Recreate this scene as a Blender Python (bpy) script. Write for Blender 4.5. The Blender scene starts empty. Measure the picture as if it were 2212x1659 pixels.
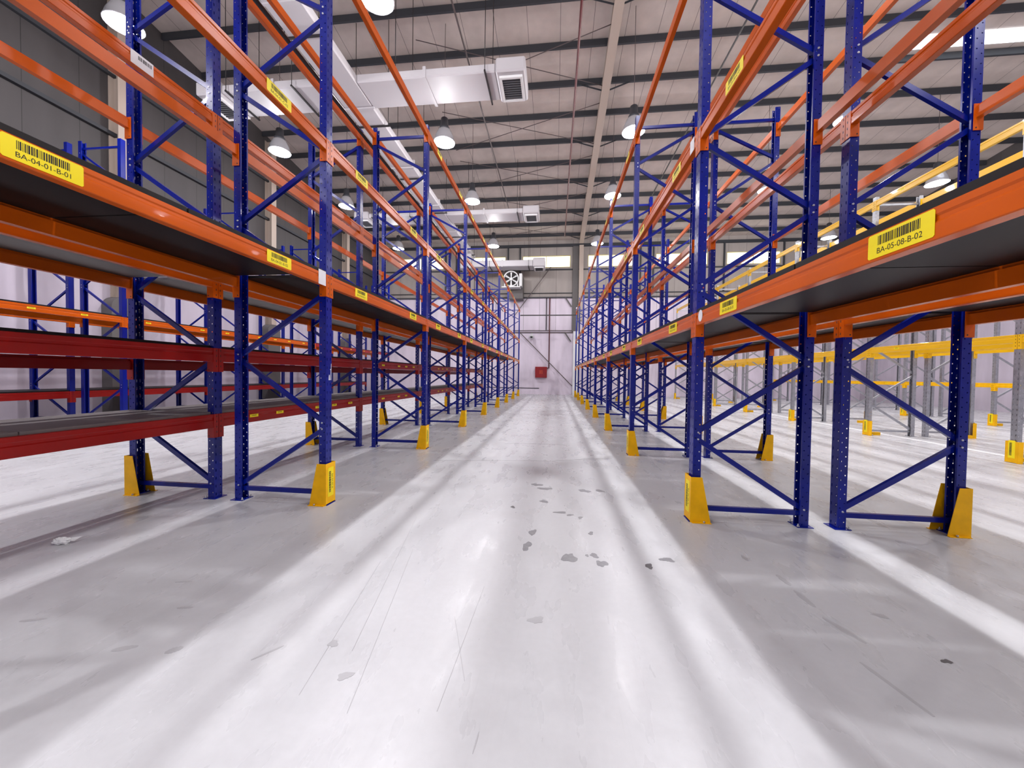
import bpy, bmesh, math, random
from mathutils import Vector, Matrix
C = bpy.context.scene.collection
random.seed(7)
PI = math.pi

# ------------------------------------------------------------------ camera
H = 1.271
YAW, PITCH, ROLL, FPX = 0.1125, 0.0230, 0.0138, 811.6
cam_d = bpy.data.cameras.new('camera')
cam = bpy.data.objects.new('camera', cam_d); C.objects.link(cam)
cam_d.sensor_fit = 'HORIZONTAL'; cam_d.sensor_width = 36.0
cam_d.lens = 36.0 * FPX / 2212.0
cam_d.clip_start = 0.05; cam_d.clip_end = 200
cam.matrix_world = (Matrix.Translation((0, 0, H)) @ Matrix.Rotation(YAW, 4, 'Z')
                    @ Matrix.Rotation(PI/2 - PITCH, 4, 'X') @ Matrix.Rotation(ROLL, 4, 'Z'))
bpy.context.scene.camera = cam

# ------------------------------------------------------------------ view, world
vs = bpy.context.scene.view_settings
vs.view_transform = 'Standard'; vs.look = 'None'; vs.gamma = 1.0; vs.use_curve_mapping = False
vs.exposure = -0.14
world = bpy.data.worlds.new('world'); bpy.context.scene.world = world
world.use_nodes = True
wn = world.node_tree
wn.nodes['Background'].inputs[0].default_value = (0.85, 0.92, 1.0, 1)
wn.nodes['Background'].inputs[1].default_value = 1.0
cy = bpy.context.scene.cycles
cy.diffuse_bounces = 2; cy.glossy_bounces = 3; cy.max_bounces = 6; cy.sample_clamp_indirect = 6.0
LAMP_W = 190.0   # bare globe, seen sideways
SPOT_W = 520.0   # light the bell reflector throws down
LAMP_COL = (1.0, 0.982, 1.0)

# ------------------------------------------------------------------ materials
def lin(c):
    return tuple(((v/255.0)/12.92 if v/255.0 <= 0.04045 else ((v/255.0+0.055)/1.055)**2.4) for v in c) + (1,)

def mat(name, rgb, rough=0.5, metal=0.0, spec=0.5, var=0.0, vscale=6.0, bump=0.0, bscale=40.0, emit=None, estr=0.0, coat=0.0, stretch=None):
    m = bpy.data.materials.new(name); m.use_nodes = True
    nt = m.node_tree; b = nt.nodes['Principled BSDF']
    b.inputs['Base Color'].default_value = lin(rgb)
    b.inputs['Roughness'].default_value = rough
    b.inputs['Metallic'].default_value = metal
    b.inputs['Specular IOR Level'].default_value = spec
    b.inputs['Coat Weight'].default_value = coat
    if emit:
        b.inputs['Emission Color'].default_value = lin(emit); b.inputs['Emission Strength'].default_value = estr
    if var > 0 or bump > 0:
        tc = nt.nodes.new('ShaderNodeTexCoord'); mp = nt.nodes.new('ShaderNodeMapping')
        nt.links.new(tc.outputs['Object'], mp.inputs['Vector'])
        if stretch: mp.inputs['Scale'].default_value = stretch
    if var > 0:
        n = nt.nodes.new('ShaderNodeTexNoise'); n.inputs['Scale'].default_value = vscale; n.inputs['Detail'].default_value = 4
        nt.links.new(mp.outputs[0], n.inputs['Vector'])
        r = nt.nodes.new('ShaderNodeMapRange'); r.inputs['From Min'].default_value = 0.3; r.inputs['From Max'].default_value = 0.7
        r.inputs['To Min'].default_value = 1-var; r.inputs['To Max'].default_value = 1+var
        nt.links.new(n.outputs['Fac'], r.inputs['Value'])
        mx = nt.nodes.new('ShaderNodeMix'); mx.data_type = 'RGBA'; mx.blend_type = 'MULTIPLY'; mx.inputs[0].default_value = 1
        mx.inputs[6].default_value = lin(rgb); nt.links.new(r.outputs[0], mx.inputs[7])
        nt.links.new(mx.outputs[2], b.inputs['Base Color'])
    if bump > 0:
        n2 = nt.nodes.new('ShaderNodeTexNoise'); n2.inputs['Scale'].default_value = bscale; n2.inputs['Detail'].default_value = 3
        nt.links.new(mp.outputs[0], n2.inputs['Vector'])
        bp = nt.nodes.new('ShaderNodeBump'); bp.inputs['Strength'].default_value = bump; bp.inputs['Distance'].default_value = 0.01
        nt.links.new(n2.outputs['Fac'], bp.inputs['Height']); nt.links.new(bp.outputs[0], b.inputs['Normal'])
    return m

M = {}
M['blue'] = mat('blue_paint', (4, 24, 128), 0.22, spec=0.3, coat=0.08, var=0.12, vscale=3)
M['orange'] = mat('orange_paint', (208, 90, 6), 0.27, spec=0.25, coat=0.08, var=0.08, vscale=2)
M['red'] = mat('red_orange_paint', (158, 12, 6), 0.32, spec=0.3, coat=0.05, var=0.08, vscale=2)
M['yellow_beam'] = mat('yellow_paint', (246, 190, 12), 0.3, coat=0.2)
M['guard'] = mat('yellow_guard_paint', (250, 188, 0), 0.45, spec=0.25, var=0.1, vscale=9)
M['galv'] = mat('galvanised_steel', (168, 170, 176), 0.38, metal=0.75, var=0.15, vscale=12)
M['zinc'] = mat('zinc_bolt', (190, 192, 196), 0.35, metal=0.8)
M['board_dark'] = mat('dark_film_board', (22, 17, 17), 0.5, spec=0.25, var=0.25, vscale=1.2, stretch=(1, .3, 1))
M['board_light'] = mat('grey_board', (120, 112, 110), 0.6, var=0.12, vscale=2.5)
M['label'] = mat('yellow_label', (255, 232, 0), 0.45)
M['white_label'] = mat('white_label', (235, 235, 238), 0.5)
M['ink'] = mat('black_ink', (22, 20, 16), 0.6)
M['duct'] = mat('white_duct', (196, 192, 196), 0.5, bump=0.15, bscale=2.5)
M['grille'] = mat('grey_grille', (98, 100, 104), 0.5)
M['purlin'] = mat('dark_grey_steel', (54, 56, 62), 0.55)
M['rafter'] = mat('beige_steel', (188, 172, 160), 0.55)
M['column_grey'] = mat('grey_column_paint', (102, 98, 97), 0.6)
M['pipe_red'] = mat('dark_red_pipe', (92, 30, 34), 0.4)
M['pipe_black'] = mat('black_pipe', (30, 26, 28), 0.4)
M['rod'] = mat('thin_rod', (92, 80, 80), 0.5)
M['lamp_body'] = mat('lamp_housing', (70, 72, 78), 0.4, metal=0.3)
M['lens'] = mat('lamp_lens', (255, 255, 255), 0.4, emit=(252, 246, 255), estr=40.0)
M['reflector'] = mat('lamp_reflector', (225, 228, 235), 0.25, metal=0.6)
M['pane'] = mat('lit_window_pane', (240, 240, 230), 0.4, emit=(255, 252, 235), estr=2.2)
M['rooflight'] = mat('rooflight_panel', (240, 245, 250), 0.4, emit=(238, 246, 255), estr=2.6)
M['win_frame'] = mat('cream_window_frame', (226, 214, 150), 0.5)
M['cabinet'] = mat('red_cabinet', (150, 12, 22), 0.35)
M['cabinet_mark'] = mat('orange_mark', (216, 88, 50), 0.5)
M['fan_white'] = mat('white_fan_metal', (232, 232, 232), 0.4)
M['fan_dark'] = mat('dark_fan_hollow', (34, 28, 30), 0.7)
M['paper'] = mat('crumpled_paper', (238, 240, 240), 0.6)
M['stain'] = mat('floor_stain', (138, 138, 142), 0.3, var=0.15, vscale=30)
M['stain_dark'] = mat('dark_floor_mark', (96, 94, 96), 0.4)
M['scuff'] = mat('light_scuff', (172, 172, 175), 0.3)
M['scratch'] = mat('bare_scratch', (236, 238, 240), 0.5)
M['dark_glass'] = mat('camera_lens', (10, 10, 12), 0.1)

def wall_mat(name, low, high, zsplit, axis, seam=1.0, seam_from=0.0):
    """low colour beneath zsplit, panelled colour above with thin vertical seams"""
    m = bpy.data.materials.new(name); m.use_nodes = True
    nt = m.node_tree; N = nt.nodes; L = nt.links; b = N['Principled BSDF']; b.inputs['Roughness'].default_value = 0.6
    g = N.new('ShaderNodeNewGeometry'); s = N.new('ShaderNodeSeparateXYZ'); L.new(g.outputs['Position'], s.inputs[0])
    def math_(op, a, v=None):
        n = N.new('ShaderNodeMath'); n.operation = op
        L.new(a, n.inputs[0]) if not isinstance(a, float) else None
        if v is not None:
            if isinstance(v, float): n.inputs[1].default_value = v
            else: L.new(v, n.inputs[1])
        return n.outputs[0]
    fr = math_('FRACT', math_('DIVIDE', s.outputs[axis], seam))
    line = math_('LESS_THAN', fr, 0.014 / seam * 1.0)
    above = math_('GREATER_THAN', s.outputs['Z'], float(seam_from))
    line = math_('MULTIPLY', line, above)
    up = math_('GREATER_THAN', s.outputs['Z'], float(zsplit))
    nz = N.new('ShaderNodeTexNoise'); nz.inputs['Scale'].default_value = 0.9; nz.inputs['Detail'].default_value = 5
    mp = N.new('ShaderNodeMapping'); mp.inputs['Scale'].default_value = (2.5, 2.5, 0.5); L.new(g.outputs['Position'], mp.inputs[0]); L.new(mp.outputs[0], nz.inputs['Vector'])
    mr = N.new('ShaderNodeMapRange'); mr.inputs['From Min'].default_value = .3; mr.inputs['From Max'].default_value = .7; mr.inputs['To Min'].default_value = .9; mr.inputs['To Max'].default_value = 1.06
    L.new(nz.outputs['Fac'], mr.inputs['Value'])
    mx = N.new('ShaderNodeMix'); mx.data_type = 'RGBA'; mx.inputs[6].default_value = lin(low); mx.inputs[7].default_value = lin(high); L.new(up, mx.inputs[0])
    m2 = N.new('ShaderNodeMix'); m2.data_type = 'RGBA'; L.new(mx.outputs[2], m2.inputs[6]); m2.inputs[7].default_value = lin(tuple(int(c*.55) for c in high)); L.new(line, m2.inputs[0])
    m3 = N.new('ShaderNodeMix'); m3.data_type = 'RGBA'; m3.blend_type = 'MULTIPLY'; m3.inputs[0].default_value = 1; L.new(m2.outputs[2], m3.inputs[6]); L.new(mr.outputs[0], m3.inputs[7])
    L.new(m3.outputs[2], b.inputs['Base Color'])
    return m

M['wall_far'] = wall_mat('far_wall_finish', (236, 224, 238), (172, 163, 158), 6.64, 'X', 1.1, 4.3)
M['wall_side'] = wall_mat('side_wall_finish', (206, 196, 210), (72, 68, 69), 6.64, 'Y', 1.1, 6.64)
M['ceiling'] = wall_mat('roof_liner', (204, 191, 184), (204, 191, 184), 50.0, 'X', 1.0, 0.0)

def floor_mat():
    m = bpy.data.materials.new('sealed_concrete'); m.use_nodes = True
    nt = m.node_tree; N = nt.nodes; L = nt.links; b = N['Principled BSDF']
    g = N.new('ShaderNodeNewGeometry')
    def noise(scale, detail, stretch=(1, 1, 1), dist=0.0):
        mp = N.new('ShaderNodeMapping'); mp.inputs['Scale'].default_value = stretch; L.new(g.outputs['Position'], mp.inputs[0])
        n = N.new('ShaderNodeTexNoise'); n.inputs['Scale'].default_value = scale; n.inputs['Detail'].default_value = detail; n.inputs['Distortion'].default_value = dist
        L.new(mp.outputs[0], n.inputs['Vector']); return n.outputs['Fac']
    def ramp(f, a, b_, lo, hi):
        r = N.new('ShaderNodeMapRange'); r.inputs['From Min'].default_value = a; r.inputs['From Max'].default_value = b_
        r.inputs['To Min'].default_value = lo; r.inputs['To Max'].default_value = hi; L.new(f, r.inputs['Value']); return r.outputs[0]
    def mul(a, c):
        n = N.new('ShaderNodeMath'); n.operation = 'MULTIPLY'; L.new(a, n.inputs[0]); L.new(c, n.inputs[1]); return n.outputs[0]
    broad = ramp(noise(0.8, 4, (1.6, .5, 1)), .35, .65, .93, 1.04)
    fine = ramp(noise(28, 6), .3, .7, .98, 1.02)
    scr = ramp(noise(9, 3, (6, .35, 1), .6), .62, .74, 1.0, .975)
    scuff = ramp(noise(2.4, 7, (1, 1, 1), 1.2), .62, .72, 1.0, .985)
    f = mul(mul(broad, fine), mul(scr, scuff))
    mx = N.new('ShaderNodeMix'); mx.data_type = 'RGBA'; mx.blend_type = 'MULTIPLY'; mx.inputs[0].default_value = 1
    mx.inputs[6].default_value = lin((192, 193, 196)); L.new(f, mx.inputs[7]); L.new(mx.outputs[2], b.inputs['Base Color'])
    L.new(ramp(noise(3.5, 6, (2, .6, 1)), .35, .65, .23, .40), b.inputs['Roughness'])
    b.inputs['Specular IOR Level'].default_value = 0.5
    bp = N.new('ShaderNodeBump'); bp.inputs['Strength'].default_value = 0.07; bp.inputs['Distance'].default_value = 0.01
    L.new(noise(14, 5, (2, .8, 1)), bp.inputs['Height']); L.new(bp.outputs[0], b.inputs['Normal'])
    return m
M['floor'] = floor_mat()

# ------------------------------------------------------------------ mesh helpers
def box(bm, x0, x1, y0, y1, z0, z1, mi=0):
    v = [bm.verts.new(p) for p in ((x0,y0,z0),(x1,y0,z0),(x1,y1,z0),(x0,y1,z0),(x0,y0,z1),(x1,y0,z1),(x1,y1,z1),(x0,y1,z1))]
    for q in ((3,2,1,0),(4,5,6,7),(0,1,5,4),(1,2,6,5),(2,3,7,6),(3,0,4,7)):
        f = bm.faces.new([v[i] for i in q]); f.material_index = mi
    return v

def bar(bm, a, b, w, t, up=Vector((0, 1, 0)), mi=0):
    """rectangular bar from a to b, t thick along up, w across"""
    a = Vector(a); b = Vector(b); d = (b-a).normalized(); up = Vector(up)
    u = (up - d*up.dot(d)).normalized(); s = d.cross(u)
    vs_ = []
    for p in (a, b):
        for i, j in ((-1,-1),(1,-1),(1,1),(-1,1)):
            vs_.append(bm.verts.new(p + s*(w/2*i) + u*(t/2*j)))
    for q in ((3,2,1,0),(4,5,6,7),(0,1,5,4),(1,2,6,5),(2,3,7,6),(3,0,4,7)):
        f = bm.faces.new([vs_[i] for i in q]); f.material_index = mi

def tube(bm, pts, r, n=8, mi=0):
    pts = [Vector(p) for p in pts]
    for a, b in zip(pts, pts[1:]):
        d = (b-a); L_ = d.length; d.normalize()
        u = d.orthogonal().normalized(); s = d.cross(u)
        ra = [bm.verts.new(a + (u*math.cos(2*PI*k/n) + s*math.sin(2*PI*k/n))*r) for k in range(n)]
        rb = [bm.verts.new(b + (u*math.cos(2*PI*k/n) + s*math.sin(2*PI*k/n))*r) for k in range(n)]
        for k in range(n):
            f = bm.faces.new((ra[k], ra[(k+1)%n], rb[(k+1)%n], rb[k])); f.smooth = True; f.material_index = mi
        bm.faces.new(ra[::-1]).material_index = mi; bm.faces.new(rb).material_index = mi

def prism(bm, poly, axis, a, b, mi=0):
    """extrude polygon (2 coords) along axis from a to b"""
    def P(p, c):
        return {'X': (c, p[0], p[1]), 'Y': (p[0], c, p[1]), 'Z': (p[0], p[1], c)}[axis]
    va = [bm.verts.new(P(p, a)) for p in poly]; vb = [bm.verts.new(P(p, b)) for p in poly]
    n = len(poly); fs = []
    for k in range(n): fs.append(bm.faces.new((va[k], va[(k+1)%n], vb[(k+1)%n], vb[k])))
    fs.append(bm.faces.new(va[::-1])); fs.append(bm.faces.new(vb))
    for f in fs: f.material_index = mi

def lathe(bm, prof, n=20, c=(0,0,0), mi=0):
    rings = [[bm.verts.new((c[0]+r*math.cos(2*PI*k/n), c[1]+r*math.sin(2*PI*k/n), c[2]+z)) for k in range(n)] for r, z in prof]
    for A, B in zip(rings, rings[1:]):
        for k in range(n):
            f = bm.faces.new((A[k], A[(k+1)%n], B[(k+1)%n], B[k])); f.smooth = True; f.material_index = mi
    bm.faces.new(rings[0][::-1]).material_index = mi; bm.faces.new(rings[-1]).material_index = mi

def mesh(name, build, mats, fix=True, bevel=0.0):
    bm = bmesh.new(); build(bm)
    if bevel: bmesh.ops.bevel(bm, geom=[e for e in bm.edges], offset=bevel, segments=1, affect='EDGES', clamp_overlap=True)
    if fix: bmesh.ops.recalc_face_normals(bm, faces=bm.faces[:])
    me = bpy.data.meshes.new(name); bm.to_mesh(me); bm.free()
    for k in (mats if isinstance(mats, (list, tuple)) else [mats]): me.materials.append(M[k])
    return me

def ob(name, me, parent=None, loc=(0,0,0), rotz=0.0, rot=None):
    o = bpy.data.objects.new(name, me); C.objects.link(o); o.location = loc
    o.rotation_euler = rot if rot else (0, 0, rotz)
    if parent: o.parent = parent
    return o

def thing(name, label, cat, loc=(0,0,0), rotz=0.0, group=None, me=None):
    o = bpy.data.objects.new(name, me); C.objects.link(o); o.location = loc; o.rotation_euler = (0, 0, rotz)
    o['label'] = label; o['category'] = cat
    if name in ('load_beam', 'wall_column', 'portal_column', 'roof_rafter'): o['kind'] = 'thing'
    if group: o['group'] = group
    if me is None: o.empty_display_size = 0.05
    return o

def struct(name, me, loc=(0,0,0), parent=None):
    o = ob(name, me, parent, loc)
    if not parent: o['kind'] = 'structure'
    return o

# ------------------------------------------------------------------ the building
YF = 25.8; XL, XR = -12.7, 19.0; YB = -9.0
RS = 0.11
def zr(y): return 10.45 + RS*(YF - y)

struct('floor', mesh('floor', lambda bm: box(bm, XL-.3, XR+.3, YB-.3, YF+.3, -.3, 0), 'floor'))

WINX = [(-11.1+4.4*k, -7.85+4.4*k) for k in range(7)]
WZ0, WZ1 = 8.62, 9.42
def far_wall(bm):
    box(bm, XL, XR, YF, YF+.25, 0, WZ0); box(bm, XL, XR, YF, YF+.25, WZ1, zr(YF)+.1)
    e = [XL] + [v for a in WINX for v in a] + [XR]
    for i in range(0, len(e), 2): box(bm, e[i], e[i+1], YF, YF+.25, WZ0, WZ1)
struct('wall_far', mesh('wall_far', far_wall, 'wall_far'))
for i, (a, b) in enumerate(WINX):
    def fr(bm, w=b-a):
        box(bm, 0, w, 0, .08, 0, .05); box(bm, 0, w, 0, .08, .75, .8); box(bm, 0, .05, 0, .08, .05, .75); box(bm, w-.05, w, 0, .08, .05, .75)
        box(bm, w/2-.02, w/2+.02, 0, .08, .05, .75)
    w = struct('window_%d' % (i+1), mesh('window_frame', fr, 'win_frame'), (a, YF+.02, WZ0))
    ob('pane', mesh('pane', lambda bm, w_=b-a: box(bm, .05, w_-.05, .03, .04, .05, .75), 'pane'), w)

def side(bm, x0, x1):
    prism(bm, [(YB, 0), (YF, 0), (YF, zr(YF)+.1), (YB, zr(YB)+.1)], 'X', x0, x1)
struct('wall_left', mesh('wall_left', lambda bm: side(bm, XL-.25, XL), 'wall_side'))
struct('wall_right', mesh('wall_right', lambda bm: side(bm, XR, XR+.25), 'wall_side'))
struct('wall_back', mesh('wall_back', lambda bm: box(bm, XL, XR, YB-.25, YB, 0, zr(YB)+.1), 'wall_far'))
def roof(bm):
    t = .12; z0, z1 = zr(YF), zr(YB)
    prism(bm, [(YB, z1), (YF, z0), (YF, z0+t), (YB, z1+t)], 'X', XL, XR)
struct('ceiling', mesh('ceiling', roof, 'ceiling'))
# translucent rooflight between two purlins
def rl(bm):
    ya, yb = 13.05, 13.5
    prism(bm, [(ya, zr(ya)-.03), (yb, zr(yb)-.03), (yb, zr(yb)-.012), (ya, zr(ya)-.012)], 'X', 10.8, 15.6)
o = struct('window_8', mesh('rooflight', rl, 'rooflight'))

# purlins: cold-rolled sections across the building
def purlin_mesh(bm):
    for x0, x1, z0, z1 in ((-.035,.035,0,.012),(-.035,-.025,.012,.19),(-.035,.035,.19,.2),(.027,.035,.012,.03)):
        box(bm, XL+.02, XR-.02, x0, x1, z0, z1)
pm = mesh('purlin', purlin_mesh, 'purlin')
py = [24.8 - 1.385*k for k in range(17)]
for i, y in enumerate(py):
    struct('trim_%d' % (i+1), pm, (0, y, zr(y)-.215))
# eave beam on the far wall, ledges and girts
struct('trim_30', mesh('eave_beam', lambda bm: box(bm, XL, XR, YF-.12, YF, 9.98, 10.16), 'purlin'))
def girts(bm):
    box(bm, XL, XR, YF-.14, YF, 6.55, 6.62); box(bm, XL, XR, YF-.10, YF, 6.86, 6.90)
    box(bm, XL, XR, YF-.08, YF, 8.42, 8.50)
struct('trim_31', mesh('wall_girts', girts, 'purlin'))
struct('trim_32', mesh('wall_ledge', lambda bm: (box(bm, -2.9, 1.2, YF-.07, YF, 4.20, 4.25), box(bm, -2.9, 1.2, YF-.05, YF, 4.33, 4.37)), 'rod'))
struct('trim_33', mesh('side_girts', lambda bm: (box(bm, XL, XL+.12, YB, YF, 7.93, 8.03), box(bm, XL, XL+.1, YB, YF, 6.58, 6.66), box(bm, XL, XL+.1, YB, YF, 9.6, 9.68)), 'purlin'))

# portal rafter with its column
def rafter(bm):
    x0, x1 = 1.48, 1.76; xc = 1.62
    za, zb = zr(YF-.4)-.45, zr(YB)-.45
    ya, yb = YF-.45, YB+.02
    for (h0, h1, w0, w1) in ((0, .02, x0, x1), (.02, .215, xc-.006, xc+.006), (.215, .235, x0, x1)):
        prism(bm, [(yb, zb+h0), (ya, za+h0), (ya, za+h1), (yb, zb+h1)], 'X', w0, w1)
raf = thing('roof_rafter', 'long pale roof girder running down the hall over the aisle', 'girder', (0,0,0))
ob('girder_body', mesh('girder_body', rafter, 'rafter'), raf)
k = 0
for y in py[::2]:
    def fb(bm, y=y):
        for s in (-1, 1):
            bar(bm, (1.62+s*.14, y, zr(y)-.43), (1.62+s*.85, y, zr(y)-.19), .05, .012)
    ob('fly_brace', mesh('fly_brace', fb, 'purlin'), raf)
def col(bm):
    box(bm, 1.50, 1.78, YF-.42, YF-.40, 5.0, 9.96); box(bm, 1.50, 1.78, YF-.03, YF-.01, 5.0, 9.96); box(bm, 1.63, 1.65, YF-.40, YF-.02, 5.0, 9.96)
cc = thing('portal_column', 'pale steel column against the far wall, white cased at its foot', 'column', (0,0,0))
ob('steel_shaft', mesh('steel_shaft', col, 'rafter'), cc)
ob('casing', mesh('casing', lambda bm: box(bm, 1.20, 1.60, YF-.30, YF-.01, 0, 4.28), 'white_label'), cc)
ob('grey_flank', mesh('grey_flank', lambda bm: box(bm, 1.10, 1.49, YF-.2, YF-.01, 4.29, 9.96), 'column_grey'), cc)
# narrow wall posts between windows
def posts(bm):
    for a, b in ((WINX[k][1], WINX[k+1][0]) for k in range(6)):
        m_ = (a+b)/2
        if abs(m_-1.6) < .8: continue
        box(bm, m_-.45, m_-.37, YF-.10, YF, 6.9, 9.98); box(bm, m_+.37, m_+.45, YF-.10, YF, 6.9, 9.98)
struct('trim_34', mesh('wall_posts', posts, 'purlin'))
# side wall columns
def scol(bm, h=11.6):
    box(bm, 0, .02, -.14, .14, 3.36, h); box(bm, .3, .32, -.14, .14, 3.36, h); box(bm, .02, .3, -.01, .01, 3.36, h)
def sfoot(bm):
    n = 8; w = .36; h = 3.36; r = .3
    poly = [(-w, 0), (w, 0), (w, h-r)] + [(w-r+r*math.cos(PI/2*k/n), h-r+r*math.sin(PI/2*k/n)) for k in range(1, n+1)] + \
           [(-w+r-r*math.sin(PI/2*k/n), h-r+r*math.cos(PI/2*k/n)) for k in range(0, n+1)]
    prism(bm, poly, 'X', 0, .34)
sfm = mesh('foot_casing', sfoot, 'column_grey')
for y, t in ((3.6, 'nearest of the steel columns'), (9.6, 'second of the steel columns'), (15.4, 'third of the steel columns'), (21.4, 'last of the steel columns')):
    c_ = thing('wall_column', t + ' along the left wall, round-topped grey casing', 'column', (XL+.002, y, 0), group='columns along the left wall')
    ob('steel_shaft', mesh('steel_shaft', lambda bm: scol(bm, zr(y)-.25), 'rafter'), c_); ob('foot_casing', sfm, c_)

# ------------------------------------------------------------------ rack components
P_ = 0.08
def upright_build(top):
    def f(bm):
        prof = [(-.07, -.030), (-.07, -.045), (0, -.045), (0, .045), (-.07, .045), (-.07, .030)]
        nrow = int(round(top/P_))
        def pt(a, b, t, z): return (a[0]+(b[0]-a[0])*t, a[1]+(b[1]-a[1])*t, z)
        segs = [(prof[0], prof[1], [(0, 1, None)]),
                (prof[1], prof[2], [(0, .5, .25), (.5, 1, .75)]),
                (prof[2], prof[3], [(0, .42, 'slot'), (.42, .58, None), (.58, 1, 'slot')]),
                (prof[3], prof[4], [(0, .5, .25), (.5, 1, .75)]),
                (prof[4], prof[5], [(0, 1, None)])]
        cache = {}
        def V(p):
            k = (round(p[0], 5), round(p[1], 5), round(p[2], 5))
            if k not in cache: cache[k] = bm.verts.new(p)
            return cache[k]
        for a, b, cols in segs:
            L_ = math.hypot(b[0]-a[0], b[1]-a[1])
            for t0, t1, h in cols:
                if h is None:
                    for r in range(nrow):
                        bm.faces.new([V(pt(a, b, t, z)) for t, z in ((t0, r*P_), (t1, r*P_), (t1, (r+1)*P_), (t0, (r+1)*P_))])
                    continue
                for r in range(nrow):
                    z0, z1 = r*P_, (r+1)*P_
                    tc = (t0+t1)/2
                    if h == 'slot': zc, rw, rh = (z0+z1)/2, .0045, .013
                    else: zc, rw, rh = z0+P_*h, .005, .005
                    dt = rw/L_
                    o_ = [V(pt(a, b, t, z)) for t, z in ((t0, z0), (t1, z0), (t1, z1), (t0, z1))]
                    i_ = [V(pt(a, b, t, z)) for t, z in ((tc-dt, zc-rh), (tc+dt, zc-rh), (tc+dt, zc+rh), (tc-dt, zc+rh))]
                    for k in range(4): bm.faces.new((o_[k], o_[(k+1)%4], i_[(k+1)%4], i_[k]))
        bmesh.ops.recalc_face_normals(bm, faces=bm.faces[:])
        bmesh.ops.solidify(bm, geom=bm.faces[:], thickness=.0025)
    return f

def plain_upright(bm, top=6.45):
    for x0, x1, y0, y1 in ((-.004, 0, -.05, .05), (-.08, 0, -.05, -.046), (-.08, 0, .046, .05), (-.08, -.076, -.05, -.03), (-.08, -.076, .03, .05)):
        box(bm, x0, x1, y0, y1, 0, top)

def plate_build(bm):
    box(bm, -.10, .03, -.07, .07, 0, .006, 0)
    for x, y in ((-.088, -.055), (-.088, .055)):
        tube(bm, [(x, y, .006), (x, y, .03)], .006, 6, 1); tube(bm, [(x, y, .006), (x, y, .014)], .012, 6, 1)

UP = mesh('upright', upright_build(5.44), 'blue')
UPG = mesh('upright', upright_build(5.44), 'galv')
UPT = mesh('upright', lambda bm: plain_upright(bm, 6.46), 'blue')
PLB = mesh('base_plate', plate_build, ['blue', 'zinc']); PLG = mesh('base_plate', plate_build, ['galv', 'zinc'])

def brace_sets(depth, zs, top, paint):
    """zs = node heights, first at the inner side; frame runs from x=0 (front) back to x=-depth"""
    xi, xo = -depth+.04, -.04
    out = []
    side_ = [xi, xo]
    for i in range(len(zs)-1):
        a = (side_[i % 2], 0, zs[i]+.03); b = (side_[(i+1) % 2], 0, zs[i+1]-.03)
        def f(bm, a=a, b=b, i=i):
            bar(bm, a, b, .042, .03)
            for p in (a, b):
                for s in (-1, 1): tube(bm, [(p[0], s*.015, p[2]), (p[0], s*.051, p[2])], .008, 6, 1)
        out.append(('diagonal_brace', mesh('diagonal_brace', f, [paint, 'zinc'])))
    for z in (zs[0]-.01, top):
        out.append(('cross_brace', mesh('cross_brace', lambda bm, z=z: bar(bm, (xi-.01, 0, z), (xo+.01, 0, z), .042, .03), paint)))
    return out
D = 0.96; G = 0.224
ZS = [.12, .76, 1.41, 2.06, 2.71, 3.36, 4.01, 4.66, 5.2]
BR = brace_sets(D, ZS, 5.27, 'blue'); BRG = brace_sets(D, ZS, 5.27, 'galv')
BRT = brace_sets(1.1, [.14+.76*k for k in range(9)], 6.3, 'blue')

proto = {}
def frame(kind, loc, rotz, label, group):
    """x=0 is the perforated aisle face, the frame reaches back to -depth; rotz=pi mirrors it"""
    up, br, pl, dep = {'blue': (UP, BR, PLB, D), 'galv': (UPG, BRG, PLG, D), 'tall': (UPT, BRT, PLB, 1.1)}[kind]
    if kind not in proto:
        t = thing('rack_frame', label, 'rack frame', loc, rotz, group)
        ob('upright', up, t); ob('upright', up, t, (-dep, 0, 0), PI)
        ob('base_plate', pl, t); ob('base_plate', pl, t, (-dep, 0, 0), PI)
        for n, m_ in br: ob(n, m_, t)
        proto[kind] = t; return t
    r = proto[kind]; t = r.copy(); C.objects.link(t); t.location = loc; t.rotation_euler = (0, 0, rotz)
    t['label'] = label; t['group'] = group
    for ch in list(r.children):
        c = ch.copy(); C.objects.link(c); c.parent = t
    return t

# beams ------------------------------------------------------------
def beam_body(length, h):
    def f(bm):
        L2 = length/2
        poly = [(-.046, -h), (.001, -h), (.004, -h+.004), (.004, -h*.42-.008), (-.001, -h*.42), (-.001, -h*.30), (.004, -h*.30+.008), (.004, -.003), (.001, 0), (-.024, 0), (-.024, -.022), (-.046, -.022)]
        prism(bm, poly, 'Y', -L2, L2)
    return f
def connector_build(h):
    def f(bm):
        # plate on the upright's perforated face, return plate along its flank; +y end
        box(bm, .002, .0075, .003, .050, -h-.10, 0)
        box(bm, -.062, .0075, .050, .0555, -h-.10, 0)
        for k in range(4):
            z = -.02-.052*k
            if z > -h-.09: box(bm, .0076, .0082, .020, .027, z-.012, z+.006, 1)
        tube(bm, [(-.045, .0556, -h-.08), (-.045, .0572, -h-.08)], .006, 6, 1)
    return f
body_cache, conn_cache = {}, {}
def get_body(c, L_, h):
    k = (c, round(L_, 3), h)
    if k not in body_cache: body_cache[k] = mesh('beam_body', beam_body(L_, h), c)
    return body_cache[k]
def get_conn(c, h, s):
    k = (c, h, s)
    if k not in conn_cache:
        me = mesh('end_connector', connector_build(h), [c, 'ink'])
        if s < 0:
            for v in me.vertices: v.co.y = -v.co.y
            me.flip_normals()
        conn_cache[k] = me
    return conn_cache[k]

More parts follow.
